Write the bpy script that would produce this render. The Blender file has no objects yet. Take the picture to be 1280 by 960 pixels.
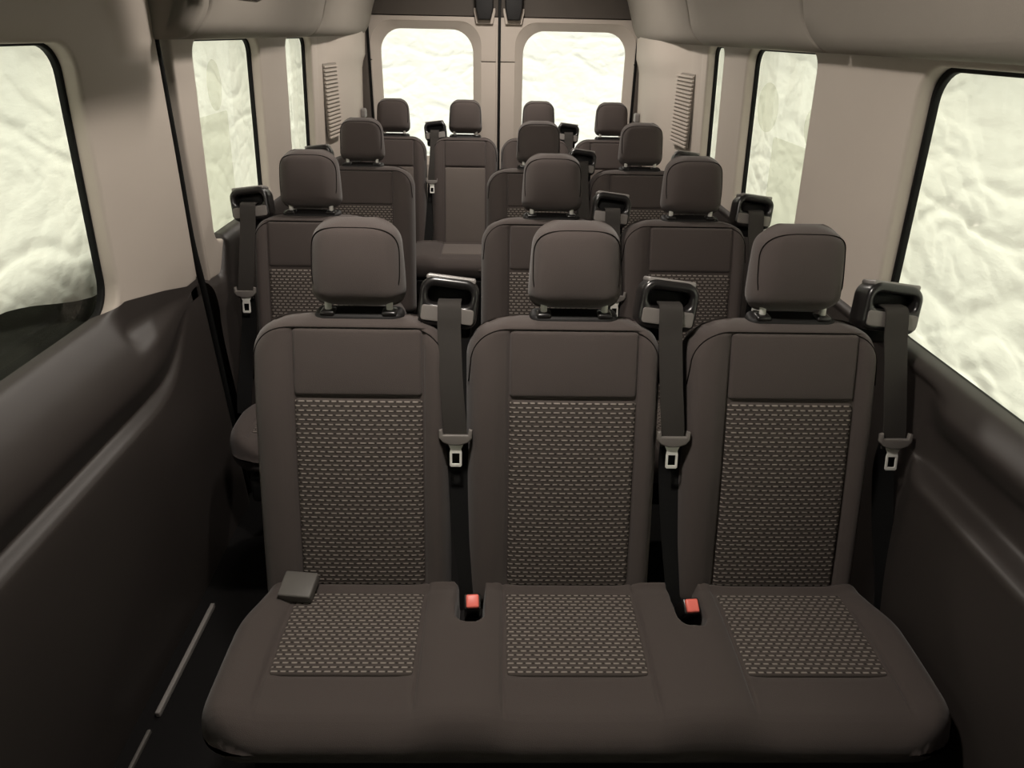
import bpy, bmesh, math, random
from mathutils import Vector, Matrix, noise
random.seed(4)
R_ = math.radians
scene = bpy.context.scene
col = scene.collection

# ---------------------------------------------------------------- camera
EYE = 1.48
PITCH, YAW, ROLL = R_(26.756), R_(1.305), R_(1.2)
fwd = Vector((math.sin(YAW)*math.cos(PITCH), math.cos(YAW)*math.cos(PITCH), -math.sin(PITCH)))
rgt0 = Vector((math.cos(YAW), -math.sin(YAW), 0))
up0 = rgt0.cross(fwd)
rgt = rgt0*math.cos(ROLL) + up0*math.sin(ROLL)
upv = up0*math.cos(ROLL) - rgt0*math.sin(ROLL)
cd = bpy.data.cameras.new('camera')
cd.sensor_width = 36.0
cd.lens = 870.0/1280.0*36.0
cd.clip_start = 0.02
cam = bpy.data.objects.new('camera', cd)
m = Matrix((rgt, upv, -fwd)).transposed().to_4x4()
m.translation = (0, 0, EYE)
cam.matrix_world = m
col.objects.link(cam)
scene.camera = cam

# ---------------------------------------------------------------- world and exposure
world = bpy.data.worlds.new('world'); scene.world = world
world.use_nodes = True
nt = world.node_tree; nt.nodes.clear()
out = nt.nodes.new('ShaderNodeOutputWorld'); bg = nt.nodes.new('ShaderNodeBackground')
tc = nt.nodes.new('ShaderNodeTexCoord'); sx = nt.nodes.new('ShaderNodeSeparateXYZ')
rp = nt.nodes.new('ShaderNodeValToRGB')
mr = nt.nodes.new('ShaderNodeMapRange')
mr.inputs['From Min'].default_value = -1; mr.inputs['From Max'].default_value = 1
rp.color_ramp.elements[0].position = 0.44; rp.color_ramp.elements[0].color = (.10, .10, .088, 1)
rp.color_ramp.elements[1].position = 0.85; rp.color_ramp.elements[1].color = (1, 1, .87, 1)
rp.color_ramp.elements.new(.53).color = (.50, .50, .435, 1)
nt.links.new(tc.outputs['Generated'], sx.inputs[0]); nt.links.new(sx.outputs['Z'], mr.inputs[0])
nt.links.new(mr.outputs[0], rp.inputs[0]); nt.links.new(rp.outputs[0], bg.inputs[0])
bg.inputs[1].default_value = 2.95
nt.links.new(bg.outputs[0], out.inputs[0])
vs = scene.view_settings
vs.view_transform = 'Standard'; vs.look = 'None'; vs.exposure = 0.0; vs.gamma = 1.0
vs.use_curve_mapping = False
LAMPS = [(-.10, 0.95, 13.5), (-.20, 2.15, 7.8), (0.0, 3.60, 14.0)]      # x, y, watts of the ceiling lamps

# ---------------------------------------------------------------- materials
def mat(name, color, rough=0.6, metal=0.0, bump=0.0, bscale=400.0, var=0.0, spec=0.5, sheen=0.0, vscale=6.0):
    mt = bpy.data.materials.new(name); mt.use_nodes = True
    n = mt.node_tree; b = n.nodes['Principled BSDF']
    b.inputs['Base Color'].default_value = (*color, 1)
    b.inputs['Roughness'].default_value = rough; b.inputs['Metallic'].default_value = metal
    b.inputs['Specular IOR Level'].default_value = spec
    if sheen:
        b.inputs['Sheen Weight'].default_value = sheen; b.inputs['Sheen Roughness'].default_value = .5
    t = n.nodes.new('ShaderNodeTexCoord')
    if bump:
        ns = n.nodes.new('ShaderNodeTexNoise'); ns.inputs['Scale'].default_value = bscale; ns.inputs['Detail'].default_value = 3
        n.links.new(t.outputs['Object'], ns.inputs['Vector'])
        bp = n.nodes.new('ShaderNodeBump'); bp.inputs['Strength'].default_value = bump; bp.inputs['Distance'].default_value = .001
        n.links.new(ns.outputs['Fac'], bp.inputs['Height']); n.links.new(bp.outputs[0], b.inputs['Normal'])
    if var:
        n2 = n.nodes.new('ShaderNodeTexNoise'); n2.inputs['Scale'].default_value = vscale; n2.inputs['Detail'].default_value = 4
        n.links.new(t.outputs['Object'], n2.inputs['Vector'])
        mx = n.nodes.new('ShaderNodeMixRGB')
        mx.inputs[1].default_value = (*[c*(1-var) for c in color], 1); mx.inputs[2].default_value = (*[min(1, c*(1+var)) for c in color], 1)
        n.links.new(n2.outputs['Fac'], mx.inputs[0]); n.links.new(mx.outputs[0], b.inputs['Base Color'])
    return mt

M = {}
M['fabric'] = mat('charcoal fabric', (.068, .0550, .0510), .92, bump=.5, bscale=900, var=.06, spec=.25, sheen=.15)
M['fabric_lite'] = mat('grey fabric', (.125, .105, .095), .92, bump=.5, bscale=900, var=.06, spec=.25, sheen=.15)
M['seam'] = mat('seam thread', (.012, .010, .009), .9, spec=.1)
M['dark_trim'] = mat('dark moulded plastic', (.034, .0282, .0258), .48, bump=.2, bscale=700, var=.08, spec=.5)
M['light_trim'] = mat('light moulded plastic', (.49, .432, .382), .65, bump=.15, bscale=600, var=.03, spec=.35)
M['liner'] = mat('headliner fabric', (.27, .243, .213), .9, bump=.3, bscale=700, var=.03, spec=.2)
M['frame_dark'] = mat('dark door surround', (.085, .072, .062), .7, var=.05, spec=.3)
M['black'] = mat('black plastic', (.012, .011, .011), .28, var=.1, spec=.6)
M['black_matte'] = mat('matt black plastic', (.010, .009, .009), .6, var=.1, spec=.3)
M['rubber'] = mat('black rubber', (.006, .006, .006), .6, spec=.2)
M['webbing'] = mat('belt webbing', (.035, .031, .028), .8, bump=.6, bscale=1200, var=.06, spec=.3)
M['lap_webbing'] = mat('black lap webbing', (.008, .008, .008), .8, bump=.6, bscale=1200, var=.06, spec=.2)
M['tongue'] = mat('grey tongue plastic', (.16, .145, .135), .45, var=.04)
M['chrome'] = mat('bright steel', (.85, .82, .78), .22, metal=1.0, var=.02)
M['plate'] = mat('brushed steel plate', (.88, .87, .82), .45, metal=.25, var=.02)
M['satin'] = mat('satin plastic', (.22, .205, .195), .3, var=.05, spec=.7)
M['red'] = mat('red button', (.92, .19, .15), .4, var=.04)
M['grey_plastic'] = mat('grey lever plastic', (.10, .092, .085), .5, bump=.2, bscale=600, var=.05)
M['carpet'] = mat('black floor vinyl', (.004, .0035, .0035), .8, bump=.4, spec=.2, bscale=500, var=.15)
M['steel_frame'] = mat('black painted steel', (.010, .010, .010), .5, var=.1)
M['dark_cloth'] = mat('dark mesh cloth', (.030, .034, .026), .85, bump=.8, bscale=300, var=.25, vscale=12)

def woven():
    mt = bpy.data.materials.new('woven dash fabric'); mt.use_nodes = True
    n = mt.node_tree; b = n.nodes['Principled BSDF']; L = n.links.new
    b.inputs['Roughness'].default_value = .9; b.inputs['Specular IOR Level'].default_value = .25
    def N(t, op=None, *vals):
        k = n.nodes.new(t)
        if op: k.operation = op
        for i, v in enumerate(vals):
            if v is None: continue
            if isinstance(v, (int, float)): k.inputs[i].default_value = v
            else: L(v, k.inputs[i])
        return k
    uv = n.nodes.new('ShaderNodeUVMap'); uv.uv_map = 'UVMap'
    s = N('ShaderNodeSeparateXYZ'); L(uv.outputs[0], s.inputs[0])
    ns = n.nodes.new('ShaderNodeTexNoise'); ns.inputs['Scale'].default_value = 60; L(uv.outputs[0], ns.inputs['Vector'])
    wob = N('ShaderNodeMath', 'MULTIPLY_ADD', ns.outputs['Fac'], .5, -.25).outputs[0]
    v = N('ShaderNodeMath', 'DIVIDE', s.outputs['Y'], .0096).outputs[0]
    row = N('ShaderNodeMath', 'FLOOR', v).outputs[0]
    fv = N('ShaderNodeMath', 'FRACT', v).outputs[0]
    par = N('ShaderNodeMath', 'MULTIPLY', N('ShaderNodeMath', 'MODULO', row, 2.0).outputs[0], .5).outputs[0]
    u = N('ShaderNodeMath', 'ADD', N('ShaderNodeMath', 'DIVIDE', s.outputs['X'], .0165).outputs[0], par).outputs[0]
    u = N('ShaderNodeMath', 'ADD', u, wob).outputs[0]
    fu = N('ShaderNodeMath', 'FRACT', u).outputs[0]
    du = N('ShaderNodeMath', 'ABSOLUTE', N('ShaderNodeMath', 'SUBTRACT', fu, .5).outputs[0]).outputs[0]
    dv = N('ShaderNodeMath', 'ABSOLUTE', N('ShaderNodeMath', 'SUBTRACT', fv, .5).outputs[0]).outputs[0]
    def step(x, a, c):
        k = n.nodes.new('ShaderNodeMapRange'); k.interpolation_type = 'SMOOTHSTEP'
        k.inputs['From Min'].default_value = a; k.inputs['From Max'].default_value = c
        k.inputs['To Min'].default_value = 1; k.inputs['To Max'].default_value = 0
        L(x, k.inputs[0]); return k.outputs[0]
    dash = N('ShaderNodeMath', 'MULTIPLY', step(du, .24, .42), step(dv, .06, .26)).outputs[0]
    # second, darker rows of stitches between the dashes
    dk = N('ShaderNodeMath', 'MULTIPLY', step(N('ShaderNodeMath', 'SUBTRACT', .5, du).outputs[0], .22, .36), step(dv, .05, .3)).outputs[0]
    mx = n.nodes.new('ShaderNodeMixRGB'); mx.inputs[1].default_value = (.064, .053, .048, 1); mx.inputs[2].default_value = (.030, .025, .022, 1)
    L(dk, mx.inputs[0])
    m2 = n.nodes.new('ShaderNodeMixRGB'); m2.inputs[2].default_value = (.27, .236, .212, 1); L(mx.outputs[0], m2.inputs[1]); L(dash, m2.inputs[0])
    L(m2.outputs[0], b.inputs['Base Color'])
    bp = n.nodes.new('ShaderNodeBump'); bp.inputs['Strength'].default_value = .8; bp.inputs['Distance'].default_value = .0015
    L(dash, bp.inputs['Height']); L(bp.outputs[0], b.inputs['Normal'])
    return mt
M['woven'] = woven()

def foil_mat(name, color, gloss=.10, clear=0.0, body=.22):
    mt = bpy.data.materials.new(name); mt.use_nodes = True
    n = mt.node_tree; n.nodes.clear(); L = n.links.new
    o = n.nodes.new('ShaderNodeOutputMaterial')
    tr = n.nodes.new('ShaderNodeBsdfTranslucent'); tr.inputs[0].default_value = (*color, 1)
    df = n.nodes.new('ShaderNodeBsdfDiffuse'); df.inputs[0].default_value = (.55, .53, .47, 1)
    gl = n.nodes.new('ShaderNodeBsdfGlossy'); gl.inputs['Roughness'].default_value = .3; gl.inputs[0].default_value = (.9, .9, .84, 1)
    t = n.nodes.new('ShaderNodeTexCoord')
    ns = n.nodes.new('ShaderNodeTexNoise'); ns.inputs['Scale'].default_value = 16; ns.inputs['Detail'].default_value = 6
    mp = n.nodes.new('ShaderNodeMapping'); mp.inputs['Scale'].default_value = (1, .7, 1.5)
    L(t.outputs['Object'], mp.inputs[0]); L(mp.outputs[0], ns.inputs['Vector'])
    bp = n.nodes.new('ShaderNodeBump'); bp.inputs['Strength'].default_value = .5; bp.inputs['Distance'].default_value = .012
    L(ns.outputs['Fac'], bp.inputs['Height'])
    for k in (tr, df, gl): L(bp.outputs[0], k.inputs['Normal'])
    a = n.nodes.new('ShaderNodeMixShader'); a.inputs[0].default_value = body; L(tr.outputs[0], a.inputs[1]); L(df.outputs[0], a.inputs[2])
    c = n.nodes.new('ShaderNodeMixShader'); c.inputs[0].default_value = gloss; L(a.outputs[0], c.inputs[1]); L(gl.outputs[0], c.inputs[2])
    last = c
    if clear:
        tp = n.nodes.new('ShaderNodeBsdfTransparent'); tp.inputs[0].default_value = (.97, .97, .95, 1)
        e = n.nodes.new('ShaderNodeMixShader'); e.inputs[0].default_value = clear
        L(c.outputs[0], e.inputs[1]); L(tp.outputs[0], e.inputs[2]); last = e
    L(last.outputs[0], o.inputs[0])
    return mt
M['foil'] = foil_mat('crumpled foil film', (.93, .93, .84))
M['foil_rear'] = foil_mat('pale film', (.99, .99, .97), gloss=.02, body=.04)
M['foil_patch'] = foil_mat('second film layer', (.80, .82, .72), clear=.86)

def glass():
    mt = bpy.data.materials.new('window glass'); mt.use_nodes = True
    n = mt.node_tree; n.nodes.clear(); L = n.links.new
    o = n.nodes.new('ShaderNodeOutputMaterial')
    tp = n.nodes.new('ShaderNodeBsdfTransparent'); tp.inputs[0].default_value = (.985, .985, .975, 1)
    gl = n.nodes.new('ShaderNodeBsdfGlossy'); gl.inputs['Roughness'].default_value = .02
    lw = n.nodes.new('ShaderNodeLayerWeight')
    pw = n.nodes.new('ShaderNodeMath'); pw.operation = 'POWER'; pw.inputs[1].default_value = 5; L(lw.outputs['Facing'], pw.inputs[0])
    fr = n.nodes.new('ShaderNodeMath'); fr.operation = 'MULTIPLY_ADD'; fr.inputs[1].default_value = .5; fr.inputs[2].default_value = .02; L(pw.outputs[0], fr.inputs[0])
    k = n.nodes.new('ShaderNodeMixShader'); L(fr.outputs[0], k.inputs[0]); L(tp.outputs[0], k.inputs[1]); L(gl.outputs[0], k.inputs[2])
    L(k.outputs[0], o.inputs[0]); return mt
M['glass'] = glass()

# ---------------------------------------------------------------- mesh helpers
def link(name, me, mt, parent=None, smooth=True):
    if mt: me.materials.clear(); me.materials.append(mt)
    if smooth:
        for p in me.polygons: p.use_smooth = True
    o = bpy.data.objects.new(name, me); col.objects.link(o)
    if parent: o.parent = parent
    return o
def mesh(verts, faces, name='mesh', uvs=None, sharp=None):
    me = bpy.data.meshes.new(name); me.from_pydata(verts, [], faces)
    if uvs:
        l = me.uv_layers.new(name='UVMap')
        for lp in me.loops: l.data[lp.index].uv = uvs[lp.vertex_index]
    bm = bmesh.new(); bm.from_mesh(me); bmesh.ops.recalc_face_normals(bm, faces=bm.faces); bm.to_mesh(me); bm.free()
    if sharp: 
        me.polygons.foreach_set('use_smooth', [True]*len(me.polygons)); me.set_sharp_from_angle(angle=R_(sharp))
    return me
def tag(o, label=None, cat=None, group=None, kind=None):
    if label: o['label'] = label
    if cat: o['category'] = cat
    if group: o['group'] = group
    if kind: o['kind'] = kind
    return o
def struct(o): o['kind'] = 'structure'; return o
def empty(name, loc=(0, 0, 0)):
    o = bpy.data.objects.new(name, None); o.empty_display_size = .05; o.location = loc; col.objects.link(o); return o

def spaced(a, b, R, nmid, extra=()):
    """positions from a to b, crowded in the rounding zones R at both ends"""
    out = []
    k = 7
    R = min(R, (b-a)/2*.98)
    for i in range(k): out.append(a + R*(1-math.cos(i/k*math.pi/2)))
    for i in range(nmid+1): out.append(a+R + (b-a-2*R)*i/nmid)
    for i in range(k-1, -1, -1): out.append(b - R*(1-math.cos(i/k*math.pi/2)))
    for e in extra:
        for d in (-.010, -.006, -.003, 0, .003, .006, .010): 
            if a+.004 < e+d < b-.004: out.append(e+d)
    out = sorted(out); res = [out[0]]
    for v in out[1:]:
        if v-res[-1] > 5e-4: res.append(v)
    return res

def pad(hw, t0, t1, T, R, r0=.01, r1=.01, fn=None, nx=24, ny=24, cx=0.0, ex=(), et=(), wf=None, back=True, Rt=None):
    """a cushion: outline |x-cx|<hw, t0<t<t1 with corner radii r0 (at t0) and r1 (at t1), thickness T, edge rounding R.
    Returns verts (x, t, f) where f is the offset forward, faces and uvs."""
    xs = spaced(-hw, hw, R, nx, [e-cx for e in ex]); ts = spaced(t0, t1, max(R, 1e-4), ny, et)
    for r, e, s in ((r0, t0, 1), (r1, t1, -1)):
        for i in range(9): ts.append(e + s*r*(1-math.cos(i/8*math.pi/2)))
    ts = sorted(set(round(t, 5) for t in ts)); tt = [ts[0]]
    for t in ts[1:]:
        if t-tt[-1] > 6e-4: tt.append(t)
    if tt[-1] < t1: tt[-1] = t1
    ts = tt
    Rt = Rt or R
    V, UV, F = [], [], []
    nX, nT = len(xs), len(ts)
    def half(t):
        w = hw*(wf(t) if wf else 1)
        if t < t0+r0: w -= r0 - math.sqrt(max(0, r0*r0-(t0+r0-t)**2))
        if t > t1-r1: w -= r1 - math.sqrt(max(0, r1*r1-(t-t1+r1)**2))
        return w
    idx = {}
    for side in ((1, -1) if back else (1,)):
        for j, t in enumerate(ts):
            w = half(t)
            for i, x0 in enumerate(xs):
                edge = i in (0, nX-1) or j in (0, nT-1)
                if side == -1 and edge: idx[side, i, j] = idx[1, i, j]; continue
                x = x0/hw*w
                a = max(0, 1-(w-abs(x))/R); b = max(0, 1-min(t-t0, t1-t)/Rt)
                q = min(1, math.hypot(a, b)); g = math.sqrt(max(0, 1-q*q))
                f = side*T/2*g
                if side == 1 and fn: f += fn(x+cx, t)*min(1, g*1.2)
                idx[side, i, j] = len(V); V.append((x+cx, t, f)); UV.append((x+cx, t))
    for side in ((1, -1) if back else (1,)):
        for j in range(nT-1):
            for i in range(nX-1):
                F.append((idx[side, i, j], idx[side, i+1, j], idx[side, i+1, j+1], idx[side, i, j+1]))
    return V, F, UV

def tube_mesh(pts, r, n=8, closed=False):
    pts = [Vector(p) for p in pts]; V, F = [], []
    N = len(pts); ref = None
    for k, p in enumerate(pts):
        d = (pts[(k+1) % N]-pts[k-1]) if closed else (pts[min(k+1, N-1)]-pts[max(k-1, 0)])
        d.normalize()
        if ref is None: ref = d.orthogonal().normalized()
        ref = (ref - d*ref.dot(d)).normalized(); b = d.cross(ref)
        for i in range(n):
            a = 2*math.pi*i/n; V.append(p+(ref*math.cos(a)+b*math.sin(a))*r)
    for k in range(N if closed else N-1):
        for i in range(n):
            a, b2 = k*n, ((k+1) % N)*n
            F.append((a+i, a+(i+1) % n, b2+(i+1) % n, b2+i))
    if not closed:
        F.append(tuple(range(n))[::-1]); F.append(tuple((N-1)*n+i for i in range(n)))
    return mesh(V, F)

def box_mesh(x0, x1, y0, y1, z0, z1, bev=.004, seg=3, mtx=None):
    bm = bmesh.new(); bmesh.ops.create_cube(bm, size=1)
    for v in bm.verts: v.co = Vector(((x0+x1)/2+v.co.x*(x1-x0), (y0+y1)/2+v.co.y*(y1-y0), (z0+z1)/2+v.co.z*(z1-z0)))
    if bev: bmesh.ops.bevel(bm, geom=bm.edges[:], offset=bev, segments=seg, affect='EDGES', profile=.5)
    if mtx: bmesh.ops.transform(bm, matrix=mtx, verts=bm.verts)
    me = bpy.data.meshes.new('box'); bm.to_mesh(me); bm.free(); return me

def join(*mes):
    bm = bmesh.new()
    for a in mes: bm.from_mesh(a)
    me = bpy.data.meshes.new('joined'); bm.to_mesh(me); bm.free()
    return me
def xform(me, mtx): me.transform(mtx); return me

def rrect(u0, v0, u1, v1, r, n=7):
    if not isinstance(r, (tuple, list)): r = (r,)*4
    P = []
    for (cx, cy, a0, rr) in ((u1-r[0], v0+r[0], -90, r[0]), (u1-r[1], v1-r[1], 0, r[1]), (u0+r[2], v1-r[2], 90, r[2]), (u0+r[3], v0+r[3], 180, r[3])):
        for i in range(n+1):
            a = R_(a0+90*i/n); P.append((cx+rr*math.cos(a), cy+rr*math.sin(a)))
    return P
def slab(outer, holes=(), depth=.03, bev=.006, seg=3):
    """flat plate with holes, rounded edges: returns mesh in (u, v, w), w from 0 to depth"""
    cu = bpy.data.curves.new('c', 'CURVE'); cu.dimensions = '2D'; cu.fill_mode = 'BOTH'
    cu.extrude = max(depth/2-bev, 1e-4); cu.bevel_depth = bev; cu.bevel_resolution = seg; cu.offset = -bev
    for loop in (outer, *holes):
        s = cu.splines.new('POLY'); s.points.add(len(loop)-1); s.use_cyclic_u = True
        for p, q in zip(s.points, loop): p.co = (q[0], q[1], 0, 1)
    o = bpy.data.objects.new('c', cu); col.objects.link(o)
    dg = bpy.context.evaluated_depsgraph_get()
    me = bpy.data.meshes.new_from_object(o.evaluated_get(dg))
    bpy.data.objects.remove(o); bpy.data.curves.remove(cu)
    me.materials.clear()
    bm = bmesh.new(); bm.from_mesh(me); bmesh.ops.remove_doubles(bm, verts=bm.verts, dist=1e-5); bmesh.ops.recalc_face_normals(bm, faces=bm.faces); bm.to_mesh(me); bm.free()
    for v in me.vertices: v.co.z += depth/2
    me.polygons.foreach_set('use_smooth', [True]*len(me.polygons)); me.set_sharp_from_angle(angle=R_(35))
    return me
def flat_link(name, me, mt, parent=None):
    return link(name, me, mt, parent, smooth=False)

def smooth_path(pts, n=8):
    P = [Vector(p) for p in pts]; out = []
    for i in range(len(P)-1):
        p0, p1, p2, p3 = P[max(i-1, 0)], P[i], P[i+1], P[min(i+2, len(P)-1)]
        for k in range(n):
            t = k/n; out.append(.5*((2*p1)+(p2-p0)*t+(2*p0-5*p1+4*p2-p3)*t*t+(3*p1-p0-3*p2+p3)*t**3))
    out.append(P[-1]); return out

def wallx(z): return .87 - (z-.88)*.0536          # inner face of the side trims, leaning in above the sill
def to_wall(me, side, w0=0.0):
    """(u, v, w) -> side wall: u along the van, v up, w outward"""
    for v in me.vertices:
        u, z, w = v.co; v.co = (side*(wallx(z)+w0+w), u, z)
    bm = bmesh.new(); bm.from_mesh(me); bmesh.ops.recalc_face_normals(bm, faces=bm.faces); bm.to_mesh(me); bm.free()
    me.set_sharp_from_angle(angle=R_(35)); return me
def to_rear(me, y0):
    for v in me.vertices:
        u, z, w = v.co; v.co = (u, y0+w, z)
    bm = bmesh.new(); bm.from_mesh(me); bmesh.ops.recalc_face_normals(bm, faces=bm.faces); bm.to_mesh(me); bm.free()
    me.set_sharp_from_angle(angle=R_(35)); return me
def profile_wall(pts, ys, warp=None, n=6):
    """smooth profile (x, z) swept along y, corners rounded by Catmull-Rom"""
    P = [Vector(p) for p in pts]; S = []
    for i in range(len(P)-1):
        p0, p1, p2, p3 = P[max(i-1, 0)], P[i], P[i+1], P[min(i+2, len(P)-1)]
        for k in range(n):
            t = k/n; lin = p1.lerp(p2, t)
            cr = .5*((2*p1)+(p2-p0)*t+(2*p0-5*p1+4*p2-p3)*t*t+(3*p1-p0-3*p2+p3)*t**3)
            S.append(lin.lerp(cr, .8))
    S.append(P[-1]); V, F = [], []
    for y in ys:
        for s in S:
            x, z = s
            if warp: x, z = warp(x, y, z)
            V.append((x, y, z))
    k = len(S)
    for j in range(len(ys)-1):
        for i in range(k-1): F.append((j*k+i, j*k+i+1, (j+1)*k+i+1, (j+1)*k+i))
    return mesh(V, F)
def sstep(a, b, x):
    t = max(0, min(1, (x-a)/(b-a))); return t*t*(3-2*t)
def frange(a, b, n): return [a+(b-a)*i/n for i in range(n+1)]

# ================================================================ the shell
fl = flat_link('floor', box_mesh(-1.0, 1.0, -1.0, 4.6, -.06, 0, 0), M['carpet']); struct(fl)
ce = flat_link('ceiling', box_mesh(-1.0, 1.0, -1.0, 4.6, 1.93, 1.98, 0), M['liner']); struct(ce)
wf = flat_link('wall_front', box_mesh(-1.0, 1.0, -1.0, -.95, 0, 1.93, 0), M['dark_trim']); struct(wf)  # added unseen wall, keeps outside light from flooding in behind the camera

# ---- side walls -------------------------------------------------
GL = .034          # glass lies this far behind the trim face
TOP = 1.60
# sliding door on the -x side
door1 = struct(empty('door_1', (-.87, .9, 0)))
def under(o, p): 
    o.parent = p; o.matrix_parent_inverse = Matrix.Translation(p.location).inverted(); return o
win_door = rrect(-.25, .885, 1.53, 1.447, (.075, .055, .055, .06))
outer = [(-.9, .80), (1.955, .80), (1.925, 1.18), (1.90, TOP), (-.9, TOP)]
outer[-2] = (1.885, TOP)
under(flat_link('upper_panel', to_wall(slab(outer, [win_door], .04, .010), -1), M['light_trim']), door1)
# lower dark moulding with its shelf, undercut and ledge
prof = [(-.893, .905), (-.869, .895), (-.828, .842), (-.808, .795), (-.806, .750), (-.835, .690), (-.842, .672), (-.818, .655), (-.812, .625), (-.818, .45), (-.835, .2), (-.85, 0.0)]
def zcut(y):                      # upper edge of the dark moulding behind the window
    pts = [(1.46, .905), (1.53, .911), (1.72, .871), (1.85, .838), (1.97, .838)]
    if y <= pts[0][0]: return .905
    for (a, b), (c, d) in zip(pts[:-1], pts[1:]):
        if y <= c: return b+(d-b)*(y-a)/(c-a)
    return pts[-1][1]
def door_warp(x, y, z):
    k = sstep(1.42, 1.86, y); lift = .13*sstep(1.50, 1.90, y)**1.6
    xx = x*(1-k)-.860*k
    if z > .80:
        u = (z-.80)/.105
        zz = .80+u*(zcut(y)-.80)
        kt = sstep(1.43, 1.51, y)*sstep(.0, .5, u)
        xx = xx*(1-kt) - .862*kt
    else: zz = z + lift*sstep(.3, .62, z)*(1-sstep(.68, .80, z))
    xx -= .018*sstep(1.91, 1.955, y)**2
    return xx, zz
me = profile_wall(prof, frange(-.9, 1.4, 14)+frange(1.42, 1.955, 40), door_warp)
for v in me.vertices:
    v.co.y += .07*max(0, (.84-v.co.z))/.84 * sstep(1.2, 1.9, v.co.y)
under(link('lower_panel', me, M['dark_trim']), door1)
# window of the sliding door
def window(name, side, hole, lip=.005, depth_pane=.005, w0=GL):
    wn = struct(empty(name, (side*.9, sum(p[0] for p in hole)/len(hole), 1.1)))
    cx = sum(p[0] for p in hole)/len(hole); cy = sum(p[1] for p in hole)/len(hole)
    us = [p[0] for p in hole]; vs_ = [p[1] for p in hole]
    u0, u1, v0, v1 = min(us), max(us), min(vs_), max(vs_)
    inner = [(p[0]+(lip if p[0] < cx else -lip), p[1]+(lip if p[1] < cy else -lip)) for p in hole]
    outr = [(p[0]+(-.02 if p[0] < cx else .02), p[1]+(-.02 if p[1] < cy else .02)) for p in hole]
    under(flat_link('seal', to_wall(slab(outr, [inner], .016, .004), side, w0-.002), M['rubber']), wn)
    mid = [(p[0]+(.003 if p[0] < cx else -.003), p[1]+(.003 if p[1] < cy else -.003)) for p in hole]
    under(flat_link('pane', to_wall(slab(mid, [], .004, .0005), side, w0+.015), M['glass']), wn)
    return wn
window('window_1', -1, win_door)

# body behind the sliding door
wl = struct(empty('wall_left', (-.87, 3.1, 0)))
win2L = rrect(2.115, .885, 2.70, 1.447, (.06, .045, .045, .05))
win3L = rrect(3.03, .885, 3.445, 1.447, (.05, .04, .04, .05))
outer = [(2.05, .79), (2.20, .775), (2.36, .765), (2.42, .80), (3.55, .80), (3.55, TOP), (1.975, TOP), (1.99, 1.18), (2.035, .79)]
under(flat_link('upper_panel', to_wall(slab(outer, [win2L, win3L], .04, .010), -1), M['light_trim']), wl)
window('window_2', -1, win2L); window('window_3', -1, win3L)
profL = [(-.90, .898), (-.874, .892), (-.858, .865), (-.855, .78), (-.862, .60), (-.86, .3), (-.86, 0)]
me = profile_wall(profL, frange(2.01, 2.3, 20)+frange(2.34, 4.42, 26), lambda x, y, z: (x+.055*sstep(3.5, 4.2, y), z - .10*(1-sstep(2.11, 2.19, y))*sstep(.62, .87, z)))
for v in me.vertices:
    v.co.y += .07*max(0, (.84-v.co.z))/.84 * (1-sstep(2.0, 2.5, v.co.y))
under(link('lower_panel', me, M['dark_trim']), wl)
# rubber seal in the gap between sliding door and body
sp = [(-.925, 1.86, 1.75), (-.915, 1.915, 1.40), (-.915, 1.94, 1.1), (-.915, 1.985, .83), (-.915, 2.03, .40), (-.915, 2.06, 0)]
V = []; F = []
for (x, y, z) in sp: V += [(x, y-.09, z), (x, y+.09, z), (x-.03, y+.09, z), (x-.03, y-.09, z)]
for i in range(len(sp)-1):
    for k in range(4): F.append((i*4+k, i*4+(k+1) % 4, (i+1)*4+(k+1) % 4, (i+1)*4+k))
F += [(0, 1, 2, 3), (20, 21, 22, 23)]
t1 = struct(empty('trim_1', (-.915, 1.97, 0)))
under(flat_link('channel', mesh(V, F), M['rubber']), t1)
bulb = smooth_path([(-wallx(TOP)-.012, 1.903, TOP), (-wallx(1.4)-.006, 1.912, 1.4), (-wallx(1.18)-.006, 1.936, 1.18), (-wallx(.95)-.006, 1.955, .95), (-.872, 1.972, .80), (-.877, 1.998, .60), (-.880, 2.022, .30), (-.880, 2.045, .01)], 6)
under(link('bulb_seal', tube_mesh(bulb, .010, 8), M['rubber']), t1)

# right wall
wr = struct(empty('wall_right', (.87, 2, 0)))
win1R = rrect(-.45, .885, 1.515, 1.437, (.09, .06, .06, .06))
win2R = rrect(2.03, .885, 2.62, 1.447, (.06, .05, .045, .05))
win3R = rrect(2.90, .885, 3.13, 1.447, (.05, .035, .035, .05))
outer = [(-.9, .80), (3.22, .80), (3.22, TOP), (-.9, TOP)]
under(flat_link('upper_panel', to_wall(slab(outer, [win1R, win2R, win3R], .04, .010), 1), M['light_trim']), wr)
window('window_4', 1, win1R, lip=.009); window('window_5', 1, win2R); window('window_6', 1, win3R)
profR = [(.90, .899), (.874, .895), (.850, .874), (.838, .850), (.852, .815), (.870, .785), (.876, .735), (.868, .719), (.838, .712), (.824, .698), (.828, .65), (.84, .45), (.85, .2), (.86, 0.0)]
me = profile_wall(profR, frange(-.9, 1.05, 12)+frange(1.08, 1.3, 14)+frange(1.4, 4.42, 26),
                  lambda x, y, z: (x*(1-sstep(1.12, 1.24, y)*(1-sstep(.86, .89, z))) + .868*sstep(1.12, 1.24, y)*(1-sstep(.86, .89, z)) - .05*sstep(3.4, 4.1, y), z))
under(link('lower_panel', me, M['dark_trim']), wr)

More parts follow.
